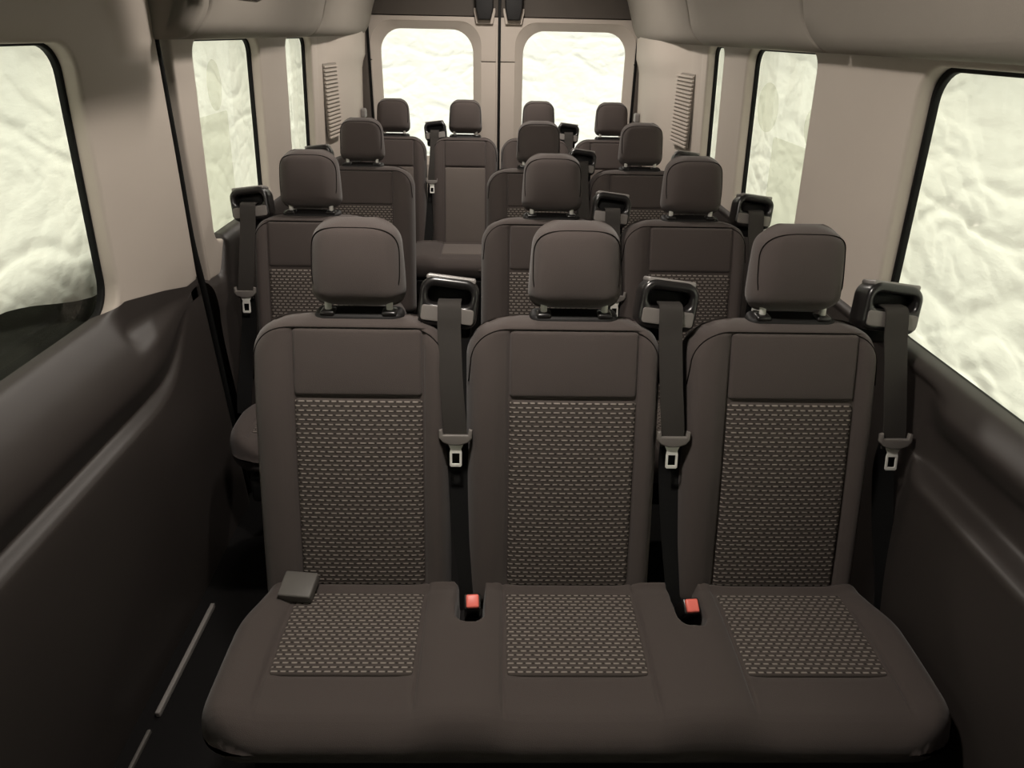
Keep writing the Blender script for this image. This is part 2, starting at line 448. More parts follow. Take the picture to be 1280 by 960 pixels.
# rear corner pillars carry the vent grilles
def rear_corner(side, ya):
    xs0 = wallx(1.1)
    V, F = [], []
    ys = [ya-.01, ya+.03, ya+.10, ya+.16, ya+.30, ya+.50, 4.20, 4.30, 4.42]
    inn = [.0, .004, .012, .010, .030, .055, .070, .062, .055]
    zs = frange(.78, TOP+.05, 24)
    for y, d in zip(ys, inn):
        for z in zs:
            step = .022*sstep(ya+.22, ya+.30, y)*sstep(1.30, 1.36, z)
            V.append((side*(wallx(z)-d-step*.8), y, z))
    k = len(zs)
    for j in range(len(ys)-1):
        for i in range(k-1): F.append((j*k+i, j*k+i+1, (j+1)*k+i+1, (j+1)*k+i))
    return mesh(V, F)
under(link('rear_pillar', rear_corner(-1, 3.55), M['light_trim']), wl)
under(link('rear_pillar', rear_corner(1, 3.22), M['light_trim']), wr)

for pr, sd, nm in ((wl, -1, 'outer_skin'), (wr, 1, 'outer_skin')):
    x0, x1 = sorted((sd*.965, sd*.985))
    under(flat_link('outer_skin', join(box_mesh(x0, x1, -.95, 4.5, 0, .83, 0), box_mesh(x0, x1, -.95, 4.5, 1.53, 1.93, 0)), M['frame_dark']), pr)
# ---- rear doors ---------------------------------------------------
YD = 4.40
GAPX = -.012
def rear_door(name, xa, xb, wa, wb, mir):
    d = struct(empty(name, ((xa+xb)/2, YD, 0)))
    ho = rrect(wa, .80, wb, 1.492, (.08, .12, .12, .08), 10)
    hx = (wa+wb)/2; hy = 1.15
    big = [(p[0]+(-.045 if p[0] < hx else .045), p[1]+(-.04 if p[1] < hy else .04)) for p in ho]
    rt = .16
    if mir < 0: ra = (.02, .012, .14, .02)
    else: ra = (.02, .14, .012, .02)
    ou = rrect(xa, .02, xb, 1.70, ra)
    # door skin in two mouldings split at the crease, with the window reveal between skin and glass
    def clip(P, z0, z1): return [(u, max(z0, min(z1, v))) for u, v in P]
    up_o = [(xa, 1.332), (xb, 1.332)] + [(xb, 1.552), (xa, 1.552)]
    # upper moulding: an arch over the window
    arch_out = [(xa, 1.332), (wa-.045, 1.332)]
    arc = [p for p in big if p[1] > 1.334]
    arc = sorted(arc, key=lambda p: math.atan2(p[1]-1.25, p[0]-hx), reverse=True)
    arch = arch_out + arc + [(wb+.045, 1.332), (xb, 1.332), (xb, 1.556), (xa, 1.556)]
    under(flat_link('upper_moulding', to_rear(slab(arch, [], .03, .004), YD-.02), M['light_trim']), d)
    lo = [(xa, .02), (xb, .02), (xb, 1.328), (wb+.045, 1.328)]
    arc = [p for p in big if p[1] < 1.326]
    arc = sorted(arc, key=lambda p: math.atan2(p[1]-1.25, p[0]-hx)*-1)
    lo = lo + arc + [(wa-.045, 1.328), (xa, 1.328)]
    under(flat_link('lower_moulding', to_rear(slab(lo, [], .03, .004), YD-.02), M['light_trim']), d)
    # sloping reveal round the window
    V, F = [], []; n = len(ho)
    for p in big: V.append((p[0], YD-.016, p[1]))
    for p in ho: V.append((p[0], YD+.022, p[1]))
    for p in ho: V.append((p[0], YD+.045, p[1]))
    for k in range(2):
        for i in range(n): F.append((k*n+i, k*n+(i+1) % n, (k+1)*n+(i+1) % n, (k+1)*n+i))
    under(link('window_reveal', mesh(V, F, sharp=30), M['light_trim'], smooth=False), d)
    under(flat_link('inner_skin', to_rear(slab([(xa-.003, .03), (xb+.003, .03), (xb+.003, 1.6), (xa-.003, 1.6)], [big], .02, .002), YD+.011), M['frame_dark']), d)
    under(flat_link('top_rail', to_rear(slab([(xa, 1.56), (xb, 1.56), (xb, 1.88), (xa, 1.88)], [], .04, .004), YD-.012), M['frame_dark']), d)
    return d, ho
d2, hoL = rear_door('door_2', -.755, GAPX-.007, -.690, -.162, -1)
d3, hoR = rear_door('door_3', GAPX+.007, .775, .124, .715, 1)
for nm, ho in (('window_7', hoL), ('window_8', hoR)):
    hx = sum(p[0] for p in ho)/len(ho)
    wn = struct(empty(nm, (hx, YD+.05, 1.1)))
    under(flat_link('pane', to_rear(slab([(p[0]+(-.01 if p[0] < hx else .01), p[1]+(-.01 if p[1] < 1.15 else .01)) for p in ho], [], .004, .0005), YD+.046), M['glass']), wn)
# bright edge strip down the meeting edge
t2 = flat_link('trim_2', box_mesh(GAPX-.020, GAPX-.009, YD-.030, YD-.012, .1, 1.525, .003), M['light_trim']); struct(t2)
t3 = flat_link('trim_3', box_mesh(GAPX-.008, GAPX+.008, YD-.022, YD+.03, .05, 1.85, .002), M['rubber']); struct(t3)
# rear frame round the doors
wre = struct(empty('wall_rear', (0, 4.45, 0)))
fr_out = rrect(-1.0, 0, 1.0, 1.93, .01)
fr_in = rrect(-.757, .01, .777, 1.86, (.02, .16, .16, .02))
under(flat_link('door_frame', to_rear(slab(fr_out, [fr_in], .07, .012), YD-.045), M['frame_dark']), wre)
fi2 = [(p[0]+(.012 if p[0] < 0 else -.012), p[1]-.012) for p in fr_in]
under(flat_link('seal', to_rear(slab(fr_in, [fi2], .016, .004), YD-.035), M['rubber']), wre)

# latches over the meeting edge
def latch(x0, x1, lab):
    la = empty('door_latch', ((x0+x1)/2, YD-.02, 1.53))
    tag(la, lab, 'latch', 'rear door latches')
    cx = (x0+x1)/2
    a = (x1-x0)/2
    body = slab([(cx-a*.62, 1.542), (cx+a*.62, 1.542), (cx+a*.88, 1.60), (cx+a*.92, 1.72), (cx-a*.92, 1.72), (cx-a*.88, 1.60)], [], .06, .008)
    under(flat_link('latch_body', to_rear(body, YD-.085), M['black_matte']), la)
    base = slab([(cx-a*.85, 1.522), (cx+a*.85, 1.522), (cx+a*1.08, 1.58), (cx+a*1.08, 1.60), (cx-a*1.08, 1.60), (cx-a*1.08, 1.58)], [], .024, .005)
    under(flat_link('base_plate', to_rear(base, YD-.045), M['light_trim']), la)
latch(-.150, -.040, 'black roof latch hanging over the rear door with the bright edge strip')
latch(.012, .120, 'black roof latch hanging over the rear door without the edge strip')

# ---- overhead ducts -----------------------------------------------
def duct(side, cuts, label, front_cap):
    du = empty('overhead_duct', (side*.76, (cuts[0]+cuts[-1])/2, 1.45)); tag(du, label, 'duct')
    prof = [(.90, 1.452), (.815, 1.450), (.775, 1.455), (.748, 1.476), (.733, 1.51), (.712, 1.58), (.675, 1.68), (.62, 1.80), (.56, 1.93)]
    P = [Vector(p) for p in prof]; S = []
    for i in range(len(P)-1):
        p0, p1, p2, p3 = P[max(i-1, 0)], P[i], P[i+1], P[min(i+2, len(P)-1)]
        for k in range(4):
            t = k/4; S.append(.5*((2*p1)+(p2-p0)*t+(2*p0-5*p1+4*p2-p3)*t*t+(3*p1-p0-3*p2+p3)*t**3))
    S.append(P[-1])
    nrm = []
    for i in range(len(S)):
        d = (S[min(i+1, len(S)-1)]-S[max(i-1, 0)]).normalized(); nrm.append(Vector((-d.y, d.x)))
    for a, b in zip(cuts[:-1], cuts[1:]):
        V, F = [], []
        L = b-a
        ys = [(a+.005, .03), (a+.0055, .012), (a+.009, .003), (a+.015, 0)] + [(a+.014+(L-.028)*i/8, 0) for i in range(1, 8)] + [(b-.014, 0), (b-.009, .003), (b-.0055, .012), (b-.005, .03)]
        for y, dd in ys:
            for s, q in zip(S, nrm):
                # seams sweep forward where the moulding turns under
                sw = .03*sstep(1.53, 1.455, s.y) if s.y < 1.53 else 0
                p = Vector((s.x, s.y)) - q*(-dd if True else 0)
                V.append((side*(s.x + dd*.9), y - .05*(1-sstep(1.45, 1.53, s.y)), s.y + dd*.5))
        k = len(S)
        for j in range(len(ys)-1):
            for i in range(k-1): F.append((j*k+i, j*k+i+1, (j+1)*k+i+1, (j+1)*k+i))
        F.append(tuple(range(k))); F.append(tuple((len(ys)-1)*k+i for i in range(k)))
        me = mesh(V, F, sharp=50)
        under(flat_link('duct_panel', me, M['liner']), du)
    return du
duct(-1, [1.93, 1.99, 3.22, 4.36], 'pale overhead duct ending beside the sliding door', True)
duct(1, [-.9, .75, 1.90, 3.03, 4.36], 'long pale overhead duct running unbroken along the fixed windows', False)
# headliner cove above the sliding door
V, F = [], []
cove = [(-.64, 1.575), (-.625, 1.542), (-.60, 1.535), (-.575, 1.545), (-.555, 1.60), (-.52, 1.75), (-.45, 1.93)]
ysc = frange(-.9, 1.95, 14); nc = len(cove)
for y in ysc:
    k = 1-sstep(1.05, 1.75, y)
    for x, z in cove: V.append((x, y, z - .022*k*(z < 1.7)))
for j in range(len(ysc)-1):
    for i in range(nc-1): F.append((j*nc+i, j*nc+i+1, (j+1)*nc+i+1, (j+1)*nc+i))
t4 = link('trim_4', mesh(V, F), M['liner']); struct(t4)
# door track housing above the sliding door
t5 = flat_link('trim_5', box_mesh(-.985, -.80, -.9, 1.93, 1.60, 1.925, .01), M['frame_dark']); struct(t5)
# step edge strip
st = empty('trim_6', (-.805, 1.25, 0)); struct(st)
under(flat_link('strip', box_mesh(-.811, -.799, 1.14, 1.50, 0, .016, .003), M['satin']), st)
under(flat_link('strip', box_mesh(-.810, -.801, 0.60, 1.10, 0, .013, .003), M['grey_plastic']), st)

# ---- vent grilles ---------------------------------------------------
def vent(side, y0, y1, z0, z1, d, label, n=19):
    g = empty('vent_grille', (side*.83, (y0+y1)/2, z0)); tag(g, label, 'vent', 'vent grilles on the rear corner trims')
    x = wallx((z0+z1)/2)
    def xx(y): return x - .012 - .02*(y-y0)/(y1-y0) - d
    sl = mesh([], [])
    bk = mesh([(side*(xx(y0)+.002), y0, z0), (side*(xx(y1)+.002), y1, z0), (side*(xx(y1)+.002), y1, z1), (side*(xx(y0)+.002), y0, z1),
               (side*(xx(y0)+.010), y0, z0), (side*(xx(y1)+.010), y1, z0), (side*(xx(y1)+.010), y1, z1), (side*(xx(y0)+.010), y0, z1)],
              [(0, 1, 2, 3), (4, 5, 6, 7), (0, 1, 5, 4), (1, 2, 6, 5), (2, 3, 7, 6), (3, 0, 4, 7)])
    under(flat_link('backing', bk, M['liner']), g)
    h = (z1-z0)/n
    a, b = xx(y0), xx(y1)
    q = h*.52
    base = mesh([(side*(a+.006), y0, 0), (side*(b+.006), y1, 0), (side*(b-.006), y1, 0), (side*(a-.006), y0, 0),
                 (side*(a+.006), y0, q), (side*(b+.006), y1, q), (side*(b-.006), y1, q*.7), (side*(a-.006), y0, q*.7)],
                [(0, 1, 2, 3), (4, 5, 6, 7), (0, 1, 5, 4), (1, 2, 6, 5), (2, 3, 7, 6), (3, 0, 4, 7)])
    base.materials.append(M['light_trim'])
    for i in range(n):
        o = bpy.data.objects.new('slat', base); col.objects.link(o); o.location = (0, 0, z0+h*i)
        o.parent = g; o.matrix_parent_inverse = Matrix.Translation(g.location).inverted()
vent(-1, 3.60, 3.80, 1.0, 1.335, .008, 'slatted vent grille on the corner trim on the sliding-door side')
vent(1, 3.27, 3.50, 1.03, 1.335, .008, 'slatted vent grille on the corner trim on the fixed-window side')

# ---- foil covers outside the panes ------------------------------------
def ridge(p, k): return max(0, 1-abs(noise.noise(p))*k)
def crumple(u, v, amp):
    """nearly flat sheet with thin sharp creases, crowded where the film has been squeezed"""
    w = noise.noise_vector(Vector((u*4, v*5, 2.2)))*.05
    x, y = u+w.x, v+w.y
    gate = sstep(-.20, .35, noise.noise(Vector((u*2.6, v*3.2, 4))) + .35*(1.15-v))
    big = noise.noise(Vector((u*1.9, v*2.4, .3)))
    c1 = ridge(Vector((x*3.4, y*6.5, 3.1)), 5.5)
    c2 = ridge(Vector((x*8.5+4, y*11, 7.7)), 5.0)
    c3 = ridge(Vector((x*7.0+y*8, y*6.0-x*4.5, 5.1)), 5.5)
    c4 = ridge(Vector((x*12-y*11, y*13+x*6, 9.4)), 4.5)
    return -amp*(.9*big + .45*c1 + (.25+.75*gate)*(.35*c1 + .75*c2 + .75*c3 + .6*c4))
def foil(name, label, side, u0, u1, v0, v1, amp, seed, m='foil', w0=.090, edge=None, step=.0062, group='foil covers behind the windows'):
    nu, nv = max(8, int((u1-u0)/step)), max(8, int((v1-v0)/step))
    V, F = [], []
    for j in range(nv+1):
        for i in range(nu+1):
            u = u0+(u1-u0)*i/nu; lo = edge(u) if edge else v0
            v = lo+(v1-lo)*j/nv
            c = crumple(u+seed*7.3, v+seed*3.1, amp)
            if side: V.append((side*(wallx(v)+w0+c), u, v))
            else: V.append((u, YD+.075+c, v))
    for j in range(nv):
        for i in range(nu):
            a = j*(nu+1)+i; F.append((a, a+1, a+nu+2, a+nu+1))
    o = link(name, mesh(V, F), M[m]); tag(o, label, 'window cover', group)
    return o
def sag(u): return .975 - .055*sstep(1.25, 1.60, u) + .01*math.sin(u*7)
foil('foil_cover', 'crumpled cream foil behind the sliding door pane, its lower edge hanging short', -1, -.35, 1.80, .90, 1.449, .012, 1, edge=sag)
foil('foil_cover', 'crumpled foil behind the wide pane just rear of the sliding door', -1, 2.00, 2.93, .845, 1.449, .012, 2)
foil('foil_cover', 'pale foil behind the narrow pane on the sliding-door side', -1, 2.94, 3.70, .845, 1.449, .010, 3)
foil('foil_cover', 'heavily crumpled cream foil behind the largest fixed pane', 1, -.52, 1.72, .845, 1.449, .018, 4)
foil('foil_cover', 'pale foil with round patches behind the middle fixed pane', 1, 1.93, 2.81, .845, 1.449, .012, 5)
foil('foil_cover', 'thin strip of pale foil behind the narrowest fixed pane', 1, 2.82, 3.42, .845, 1.449, .008, 6)
foil('foil_cover', 'bright white film behind the rear door pane beside the edge strip', 0, -.76, -.09, .72, 1.56, .010, 7, 'foil_rear')
foil('foil_cover', 'bright white film behind the wider rear door pane', 0, .06, .78, .72, 1.56, .010, 8, 'foil_rear')
# added dark sheet, hides the bright outside below the short foil
V, F = [], []
us = frange(-.4, 1.82, 90); vsn = frange(.80, 1.03, 12)
for v in vsn:
    for u in us: V.append((-(wallx(v)+.140+.006*noise.noise(Vector((u*9, v*14, 1)))), u, v))
k = len(us)
for j in range(len(vsn)-1):
    for i in range(k-1): F.append((j*k+i, j*k+i+1, (j+1)*k+i+1, (j+1)*k+i))
tag(link('dark_cloth', mesh(V, F), M['dark_cloth']), 'dark green-black cloth showing below the short foil at the sliding door', 'cloth')
# second film layers with round ends
def patch(side, loop, w, label, grp):
    me = to_wall(slab(loop, [], .0012, .0003, 1), side, w)
    tag(flat_link('film_patch', me, M['foil_patch']), label, 'film patch', grp)
def ell(cu, cv, a, b, n=28, cut=None):
    P = [(cu+a*math.cos(2*math.pi*i/n), cv+b*math.sin(2*math.pi*i/n)) for i in range(n)]
    return P
G = 'round film patches on the windows'
patch(-1, ell(2.17, 1.30, .085, .058), .056, 'round film patch at the edge of the wide pane by the sliding door', G)
patch(-1, ell(2.395, 1.315, .060, .075), .056, 'oval film patch in the middle of the wide pane by the sliding door', G)
patch(1, ell(2.52, 1.27, .10, .078), .056, 'round film patch on the middle fixed pane, next to the narrow pane', G)
patch(1, ell(2.10, 1.25, .09, .065), .056, 'round film patch on the middle fixed pane, next to the wide pillar', G)
patch(-1, rrect(2.10, .84, 2.47, 1.235, .01), .052, 'square film sheet over the lower half of the wide pane by the sliding door', 'film sheets over lower panes')
patch(1, rrect(2.0, .84, 2.42, 1.19, .01), .052, 'square film sheet over the lower half of the middle fixed pane', 'film sheets over lower panes')

# ---- ceiling lamps -----------------------------------------------------
def lamp(x, y, watts, label):
    o = empty('ceiling_lamp', (x, y, 1.93)); tag(o, label, 'lamp')
    h = slab(rrect(-.17, -.10, .17, .10, .03), [rrect(-.145, -.075, .145, .075, .02)], .03, .008)
    h.transform(Matrix.Translation((x, y, 1.90))); under(flat_link('lamp_housing', h, M['light_trim']), o)
    ln = slab(rrect(-.146, -.076, .146, .076, .02), [], .008, .002); ln.transform(Matrix.Translation((x, y, 1.912)))
    em = bpy.data.materials.new('lamp lens'); em.use_nodes = True
    b = em.node_tree.nodes['Principled BSDF']; b.inputs['Base Color'].default_value = (.9, .88, .8, 1)
    b.inputs['Emission Color'].default_value = (1, .93, .82, 1); b.inputs['Emission Strength'].default_value = 4
    under(flat_link('lens', ln, em), o)
    ld = bpy.data.lights.new('lamp_light', 'AREA'); ld.shape = 'RECTANGLE'; ld.size = .14; ld.size_y = .10
    ld.energy = watts; ld.color = (1, .92, .83)
    lo = bpy.data.objects.new('lamp_light', ld); col.objects.link(lo); lo.location = (x, y, 1.905)
    under(lo, o)
lamp(*LAMPS[0], 'lit ceiling lamp above the three-seat bench')
lamp(*LAMPS[1], 'lit ceiling lamp above the second row of seats')
lamp(*LAMPS[2], 'lit ceiling lamp nearest the rear doors')

# ================================================================ seats
REC = R_(15)
CR, SR = math.cos(REC), math.sin(REC)
BX, BZ = 1.150, .42          # foot of the backrest's front face in the first row
def back_frame(V, off=0.0):
    """(x, t, f) -> seat space: t up the reclined back, f forward of its mid plane"""
    return [(x, BX + t*SR - (f+off)*CR, BZ + t*CR + (f+off)*SR*1.0) for x, t, f in V]
TH = .11
BSH = {}
def backrest_meshes(mirror, hwp, lo, hi, woven_=True):
    """meshes shared by all backs of one kind; lo/hi: the outer edges from the seat's axis"""
    key = (mirror, hwp, lo, hi, woven_)
    if key in BSH: return BSH[key]
    cx = (lo+hi)/2; hw = (hi-lo)/2
    if mirror: cx = -cx
    def fn(x, t):
        a = abs(x)
        rec = -.007*(1-sstep(hwp-.001, hwp+.004, a))*sstep(-.02, .0, t)*(1-sstep(.546, .550, t))
        bol = .014*sstep(hwp, hwp+.03, a)*(1-.5*sstep(.35, .55, t))
        return rec+bol + .006*math.sin(max(0, min(1, t/.54))*math.pi)
    V, F, UV = pad(hw, -.06, .572, TH, .040, .02, .085, fn, 34, 30, cx, (hwp, -hwp), (.544,), Rt=.034)
    body = mesh(back_frame(V, -TH/2), F)
    def pan(t0, t1, puff):
        V, F, UV = pad(hwp-.003, t0, t1, .016, .008, .006, .006,
                       lambda x, t: puff*(1-(x/hwp)**2)*math.sin((t-t0)/(t1-t0)*math.pi)**.5 if t1 > t > t0 else 0, 18, 16)
        V = [(x, t, f + .006*math.sin(max(0, min(1, t/.54))*math.pi)) for x, t, f in V]
        return mesh(back_frame(V, -.009), F, uvs=UV)
    upper = pan(.409, .5465, .004); ins = pan(-.01, .404, .005)
    # seam line across the top front edge and down both sides
    pts = []
    e = .004
    def fr(x, t):
        w = hw - (.085-math.sqrt(max(0, .085**2-max(0, t-(.572-.085))**2))) if t > .572-.085 else hw
        a = max(0, 1-(w-abs(x-cx))/.040); b = max(0, 1-(.572-t)/.034); q = min(1, math.hypot(a, b))
        return -TH/2 + TH/2*math.sqrt(max(0, 1-q*q)) + fn(x, t)*.9
    seamv = []
    top, ins_, rr = .5485, .010, .070
    path = [(-(hw-.006), .44)]
    for i in range(11):
        a = R_(180-90*i/10); path.append((-(hw-ins_)+rr+rr*math.cos(a), top-rr+rr*math.sin(a)))
    for i in range(1, 20): path.append((-(hw-ins_-rr)*(1-i/10), top))
    path += [(-x, t) for x, t in path[:12][::-1]]
    for x, t in path: seamv.append((x+cx, t, fr(x+cx, t)+.0006))
    seam = tube_mesh(back_frame(seamv), .0013, 6)
    BSH[key] = (body, upper, ins, seam)
    return BSH[key]

# headrest meshes
def head_frame(V):
    c, s = math.cos(R_(11)), math.sin(R_(11))
    return [(x, 1.352 + t*s - f*c, .998 + t*c + f*s) for x, t, f in V]
HD = {}
def headrest_meshes(k=1.0):
    if k in HD: return HD[k]
    hw = .094*k
    def wfh(t): return 1.02 - .115*max(0, min(1, t/.156))**1.6
    def fn(x, t): return .010*(1-(x/hw)**2)*math.sin(max(0, min(1, t/.155))*math.pi)
    V, F, UV = pad(hw, -.021, .156, .102, .036, .032, .048, fn, 18, 16, wf=wfh, Rt=.034)
    body = mesh(head_frame(V), F)
    bm = bmesh.new(); bm.from_mesh(body)
    for _ in range(6): bmesh.ops.smooth_vert(bm, verts=bm.verts, factor=.5, use_axis_x=True, use_axis_y=True, use_axis_z=True)
    bm.to_mesh(body); bm.free()
    sv = []
    for i in range(49):
        a = R_(-50 + 280*i/48)
        n = 3.8
        ca, sa = math.cos(a), math.sin(a)
        x = (hw-.0075)*math.copysign(abs(ca)**(2/n), ca); t = .066 + .0705*math.copysign(abs(sa)**(2/n), sa)
        w = hw*wfh(t)
        if t < .032: w -= .032-math.sqrt(max(0, .032**2-(.032-t)**2))
        if t > .108: w -= .048-math.sqrt(max(0, .048**2-(t-.108)**2))
        q = min(1, math.hypot(max(0, 1-(w-abs(x))/.036), max(0, 1-min(t, .156-t)/.034)))
        g = math.sqrt(max(0, 1-q*q))
        sv.append((x, t, .049*g + fn(x, t)*min(1, g*1.2)+.0004))
    seam = tube_mesh(head_frame(sv), .0012, 6)
    post = tube_mesh([(0, 1.343, 1.03), (0, 1.337, .998), (0, 1.330, .955)], .0068, 12)
    base = mesh(*(lambda r: ([(x, 1.345 + t,   .960+f+ t*.12) for x, t, f in r[0]], r[1]))(pad(.091*k, -.030, .020, .022, .010, .02, .02, None, 10, 6)))
    coll = box_mesh(-.015, .015, 1.316, 1.348, .964, .975, .005, 3)
    HD[k] = (body, seam, post, base, coll)
    return HD[k]

# belt parts: guide loop, webbing, tongue
def guide_mesh():
    g = slab(rrect(-.060, -.050, .060, .050, (.022, .030, .030, .022)), [rrect(-.044, -.004, .044, .029, .014)], .062, .010, 4)
    return g
GM = guide_mesh()
GM.transform(Matrix.Rotation(R_(90), 4, 'X') )            # face -y, thickness runs back
GM.transform(Matrix.Rotation(R_(-16), 4, 'X'))
GPL = slab(rrect(-.053, -.040, .053, -.009, .006), [], .004, .0012, 2); GPL.transform(Matrix.Translation((0, 0, .0605)))
GCAP = slab(rrect(-.050, .0415, .050, .0525, .0045), [], .050, .003, 2)
GSLOT = slab(rrect(-.045, -.006, .045, .030, .012), [], .030, .003, 2)
for q, dz in ((GCAP, .006), (GSLOT, 0), (GPL, 0)):
    q.transform(Matrix.Translation((0, 0, dz))); q.transform(Matrix.Rotation(R_(90), 4, 'X')); q.transform(Matrix.Rotation(R_(-16), 4, 'X'))
def guide_frame(me, x, mirror):
    me = me.copy()
    me.transform(Matrix.Translation((x, 1.385, .976)) @ Matrix.Rotation(R_(-7 if mirror else 7), 4, 'Y'))
    return me
def ribbon(path, w, th=.0016, twist=0):
    """flat belt: list of (x, y, z); width runs along x"""
    V, F = [], []
    P = [Vector(p) for p in path]
    for i, p in enumerate(P):
        d = (P[min(i+1, len(P)-1)]-P[max(i-1, 0)]).normalized()
        sidev = (Vector((1, 0, 0)) - d*d.x).normalized(); n = d.cross(sidev)
        for a, b in ((-1, -1), (-.5, -1.15), (.5, -1.15), (1, -1), (1, 1), (.5, .85), (-.5, .85), (-1, 1)):
            V.append(p + sidev*(a*w/2) + n*(b*th))
    for i in range(len(P)-1):
        for k in range(8): F.append((i*8+k, i*8+(k+1) % 8, (i+1)*8+(k+1) % 8, (i+1)*8+k))
    F.append(tuple(range(8))); F.append(tuple(range(len(V)-8, len(V))))
    return mesh(V, F, sharp=50)
TON = slab([(-.034, .020), (-.034, .004), (-.026, -.006), (-.010, -.012), (.010, -.012), (.026, -.006), (.034, .004), (.034, .020), (.027, .022), (.025, .010), (-.025, .010), (-.027, .022)], [], .011, .003)
PLATE = slab([(-.017, -.008), (-.011, -.022), (-.0125, -.030), (-.0125, -.057), (-.010, -.060), (.010, -.060), (.0125, -.057), (.0125, -.030), (.011, -.022), (.017, -.008)],
             [[(-.0075, -.031), (.0075, -.031), (.0075, -.053), (-.0075, -.053)]], .003, .0008, 2)
for q in (TON, PLATE): q.transform(Matrix.Rotation(R_(90-15), 4, 'X'))

def part(name, me, mt, par, dy=0.0, dx=0.0, share=True, label=None, flat=False):
    if mt and (len(me.materials) == 0 or me.materials[0] is not mt):
        if len(me.materials): me = me.copy()
        me.materials.clear(); me.materials.append(mt)
        if not flat:
            for p in me.polygons: p.use_smooth = True
    o = bpy.data.objects.new(name, me); col.objects.link(o)
    o.parent = par; o.location = (dx, dy, 0)
    if label: o['label'] = label
    return o

def seat_belt(par, sx, mirror, long_=True, off=.0):
    """guide loop on the shoulder and the belt that hangs from it; all in bench space"""
    s = -1 if mirror else 1
    gx = sx + s*(.186+off)
    part('belt_guide', guide_frame(GM, gx, mirror), M['black'], par, flat=True)
    cp = guide_frame(GCAP, gx, mirror); part('guide_cap', cp, M['satin'], par, flat=True)
    part('guide_slot', guide_frame(GSLOT, gx, mirror), M['rubber'], par, flat=True)
    part('guide_base', box_mesh(gx-.05, gx+.045, 1.345, 1.40, .905, .955, .010, 3), M['black_matte'], par)
    part('guide_plate', guide_frame(GPL, gx, mirror), M['tongue'], par, flat=True)
    tx = sx + s*(.204+off)
    up = smooth_path([(gx+s*.004, 1.350, .992), (gx+s*.004, 1.322, .993), (gx+s*.004, 1.309, .973), (gx+s*.004, 1.299, .945), (gx+s*.006, 1.280, .90), (gx+s*.010, 1.253, .83), (tx-s*.002, 1.233, .765), (tx, 1.224, .722)], 6)
    wb = part('seat_belt', ribbon(up, .047), M['webbing'], par, flat=True)
    lw = smooth_path([(tx+s*.001, 1.238, .735), (tx+s*.004, 1.236, .66), (tx+s*.014, 1.196, .54), (tx+s*.028, 1.150, .42), (tx+s*.030, 1.13, .36)], 6)
    part('lap_belt', ribbon(lw, .046), M['lap_webbing'], par, flat=True)
    mt = Matrix.Translation((tx, 1.226, .735))
    t = TON.copy(); t.transform(mt); p = PLATE.copy(); p.transform(mt)
    tg = part('belt_tongue', t, M['tongue'], par, flat=True, label='grey plastic belt tongue')
    part('tongue_plate', p, M['plate'], tg, flat=True, label='bright steel latch plate')

def buckle(par, x, y):
    pk = part('buckle_pocket', box_mesh(x-.028, x+.028, y-.060, y+.07, .325, .360, .010, 3), M['black_matte'], par)
    mt = Matrix.Translation((x+.004, y, .418)) @ Matrix.Rotation(R_(4), 4, 'Z') @ Matrix.Rotation(R_(32), 4, 'X')
    b = part('belt_buckle', box_mesh(-.017, .017, -.0165, .0165, -.05, .029, .004, 3, mt), M['black'], par)
    part('release_button', box_mesh(-.013, .013, -.014, .0135, .016, .036, .004, 3, mt), M['red'], b, label='red release button')

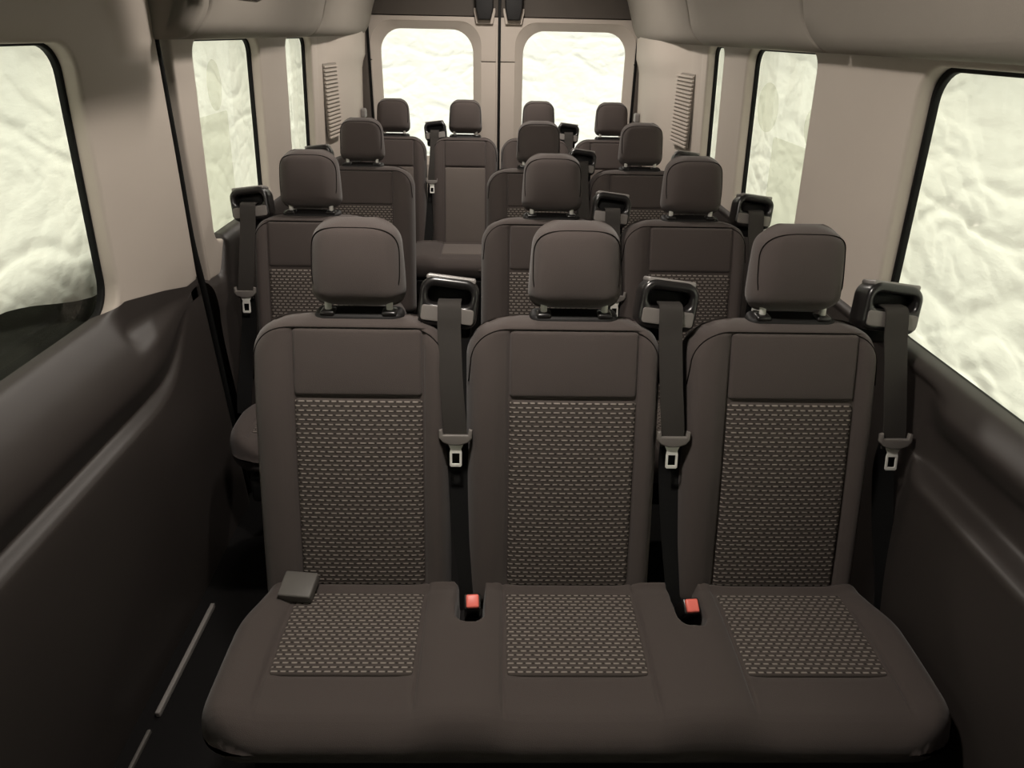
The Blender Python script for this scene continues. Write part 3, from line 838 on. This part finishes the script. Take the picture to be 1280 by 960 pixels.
def make_bench(name, label, cat, group, dy, seats, xlo, xhi, lite=False, hk=1.0, guides=(), buckles=(), lever=None, hwp=.133, lo=-.220, hi=.184, DEP=.385, rc=.075):
    """seats: list of (x of the axis, mirrored)"""
    be = empty(name, ((xlo+xhi)/2, 1.0+dy, 0)); tag(be, label, cat, group)
    root_in = Matrix.Translation(be.location).inverted()
    kids = []
    before = set(bpy.data.objects)
    # cushion: x across, t from the back edge forward, f up
    cx = (xlo+xhi)/2; hw = (xhi-xlo)/2
    sx = [s[0] for s in seats]
    def fn(x, t):
        d = min(abs(x-s) for s in sx)
        f = -.010*(1-sstep(.10, .17, d)) + .010*sstep(.13, .20, d)*sstep(.03, .16, t)
        f -= .006*math.exp(-((d-(hwp+.006))/.0035)**2)*(1-sstep(.30, .36, t))*sstep(.0, .02, t)
        if d < hwp+.002: f -= .005*(1-sstep(hwp-.002, hwp+.002, d))*sstep(.042, .046, t)*(1-sstep(.260, .264, t))
        f += .010*math.sin(max(0, min(1, t/DEP))*math.pi) + .015*(1-sstep(.022, .040, t))
        for bx, by in buckles:
            tb = 1.165-by
            dd = math.hypot(x-bx, max(0, t-(tb+.038)))
            f -= .085*(1-sstep(.022, .031, dd))
        return f
    ex = [s+e for s in sx for e in (-hwp-.006, hwp+.006)] + [b[0]+e for b in buckles for e in (-.0275, .0275)]
    V, F, UV = pad(hw, 0, DEP, .108, .045, .03, rc, fn, int(hw*90), 40, cx, ex, [1.165-b[1]+.065 for b in buckles], Rt=.055,
                   wf=lambda t: 1 - .035*(1-sstep(.02, .16, t))/max(hw, .2)*.67)
    cm = mesh([(x, 1.165-t, .369+f) for x, t, f in V], F)
    cu = part('cushion', cm, M['fabric'], be)
    for s in sx:
        V, F, UV = pad(hwp, .046, .261, .012, .006, .006, .006, lambda x, t: 0.0, 12, 10)
        im = mesh([(x+s, 1.165-t, .358+.065-.010+.010*math.sin(t/DEP*math.pi)+f-.004) for x, t, f in V], F, uvs=UV)
        part('cushion_insert', im, M['fabric_lite'] if lite else M['woven'], cu, label='patterned seat insert' if not lite else None)
    part('base_frame', join(box_mesh(xlo+.06, xhi-.06, .86, 1.14, .20, .295, .015),
                            box_mesh(xlo+.09, xlo+.15, .88, 1.16, 0, .22, .01), box_mesh(xhi-.15, xhi-.09, .88, 1.16, 0, .22, .01)), M['steel_frame'], be)
    for x, mir in seats:
        body, upper, ins, seam = backrest_meshes(mir, hwp, lo, hi)
        b = part('backrest', body, M['fabric'], be, dx=x)
        part('upper_panel', upper, M['fabric'], b)
        part('backrest_insert', ins, M['fabric_lite'] if lite else M['woven'], b)
        part('seam', seam, M['seam'], b)
        hb, hs, hp, hbase, hc = headrest_meshes(hk)
        part('headrest_base', hbase, M['black_matte'], b)
        h = part('headrest', hb, M['fabric'], be, dx=x)
        part('seam', hs, M['seam'], h)
        for d in (-.062, .062):
            part('headrest_post', hp, M['plate'], h, dx=d*hk)
            part('post_collar', hc, M['black'], h, dx=d*hk)
    for i, mir, off in guides: seat_belt(be, seats[i][0], mir, off=off)
    for bx, by in buckles: buckle(be, bx, by)
    if lever:
        mt = Matrix.Translation((lever, 1.112, .440)) @ Matrix.Rotation(R_(-6), 4, 'Z') @ Matrix.Rotation(R_(14), 4, 'X')
        part('seat_lever', box_mesh(-.036, .034, -.030, .030, -.012, .012, .004, 3, mt), M['grey_plastic'], be, label='grey plastic lever cap')
    for o in be.children:
        o.location = Vector(o.location) + Vector((0, dy, 0)) - be.location
    return be

make_bench('bench_seat', 'charcoal three-seat bench with patterned inserts and red belt buckles, foremost row', 'seat', 'passenger seats', 0,
           [(-.283, False), (.154, False), (.603, False)], -.52, .825,
           guides=[(0, False, -.006), (1, False, .004), (2, False, .016)], buckles=[(-.052, 1.085), (.396, 1.075)], lever=-.41)
for dy, w in ((.86, 'second'), (1.755, 'third')):
    make_bench('single_seat', 'charcoal single seat beside the wall behind the sliding door, %s row from the front' % w, 'seat', 'passenger seats', dy,
               [(-.588, True)], -.795, -.385, guides=[(0, True, .0)], buckles=[], DEP=.345, rc=.12)
    make_bench('bench_seat', 'charcoal two-seat bench across the aisle from a single seat, %s row from the front' % w, 'seat', 'passenger seats', dy,
               [(.163, False), (.602, False)], -.06, .825, guides=[(0, False, .0), (1, False, .012)], buckles=[(.39, 1.08)])
make_bench('rear_bench_seat', 'charcoal two-seat rear bench with plain grey inserts before the door with the edge strip', 'seat', 'passenger seats', 2.725,
           [(-.590, True), (-.194, True)], -.775, -.010, lite=True, hk=.97, guides=[(1, True, -.022)], hwp=.115, lo=-.180, hi=.188)
make_bench('rear_bench_seat', 'charcoal two-seat rear bench with plain grey inserts before the door with the wider pane', 'seat', 'passenger seats', 2.725,
           [(.208, False), (.612, False)], .005, .80, lite=True, hk=.97, guides=[(0, False, -.022)], hwp=.115, lo=-.205, hi=.183)

# belt anchors on the rear corner trims
for sd, lab in ((-1, 'small belt anchor with hanging strap on the rear corner trim, sliding-door side'), (1, 'small belt anchor with hanging strap on the rear corner trim, fixed-window side')):
    a = empty('belt_anchor', (sd*.80, 4.23, 1.0)); tag(a, lab, 'belt anchor', 'belt anchors on the rear corner trims')
    xw = sd*(wallx(1.05)-.068)
    x0, x1 = sorted((xw, xw-sd*.030))
    under(flat_link('anchor_cover', box_mesh(x0, x1, 4.20, 4.26, 1.035, 1.085, .010, 3), M['satin']), a)
    strap = ribbon([(xw-sd*.018, 4.23, 1.05), (xw-sd*.020, 4.23, .90), (xw-sd*.022, 4.23, .70)], .020)
    under(flat_link('strap', strap, M['webbing']), a)
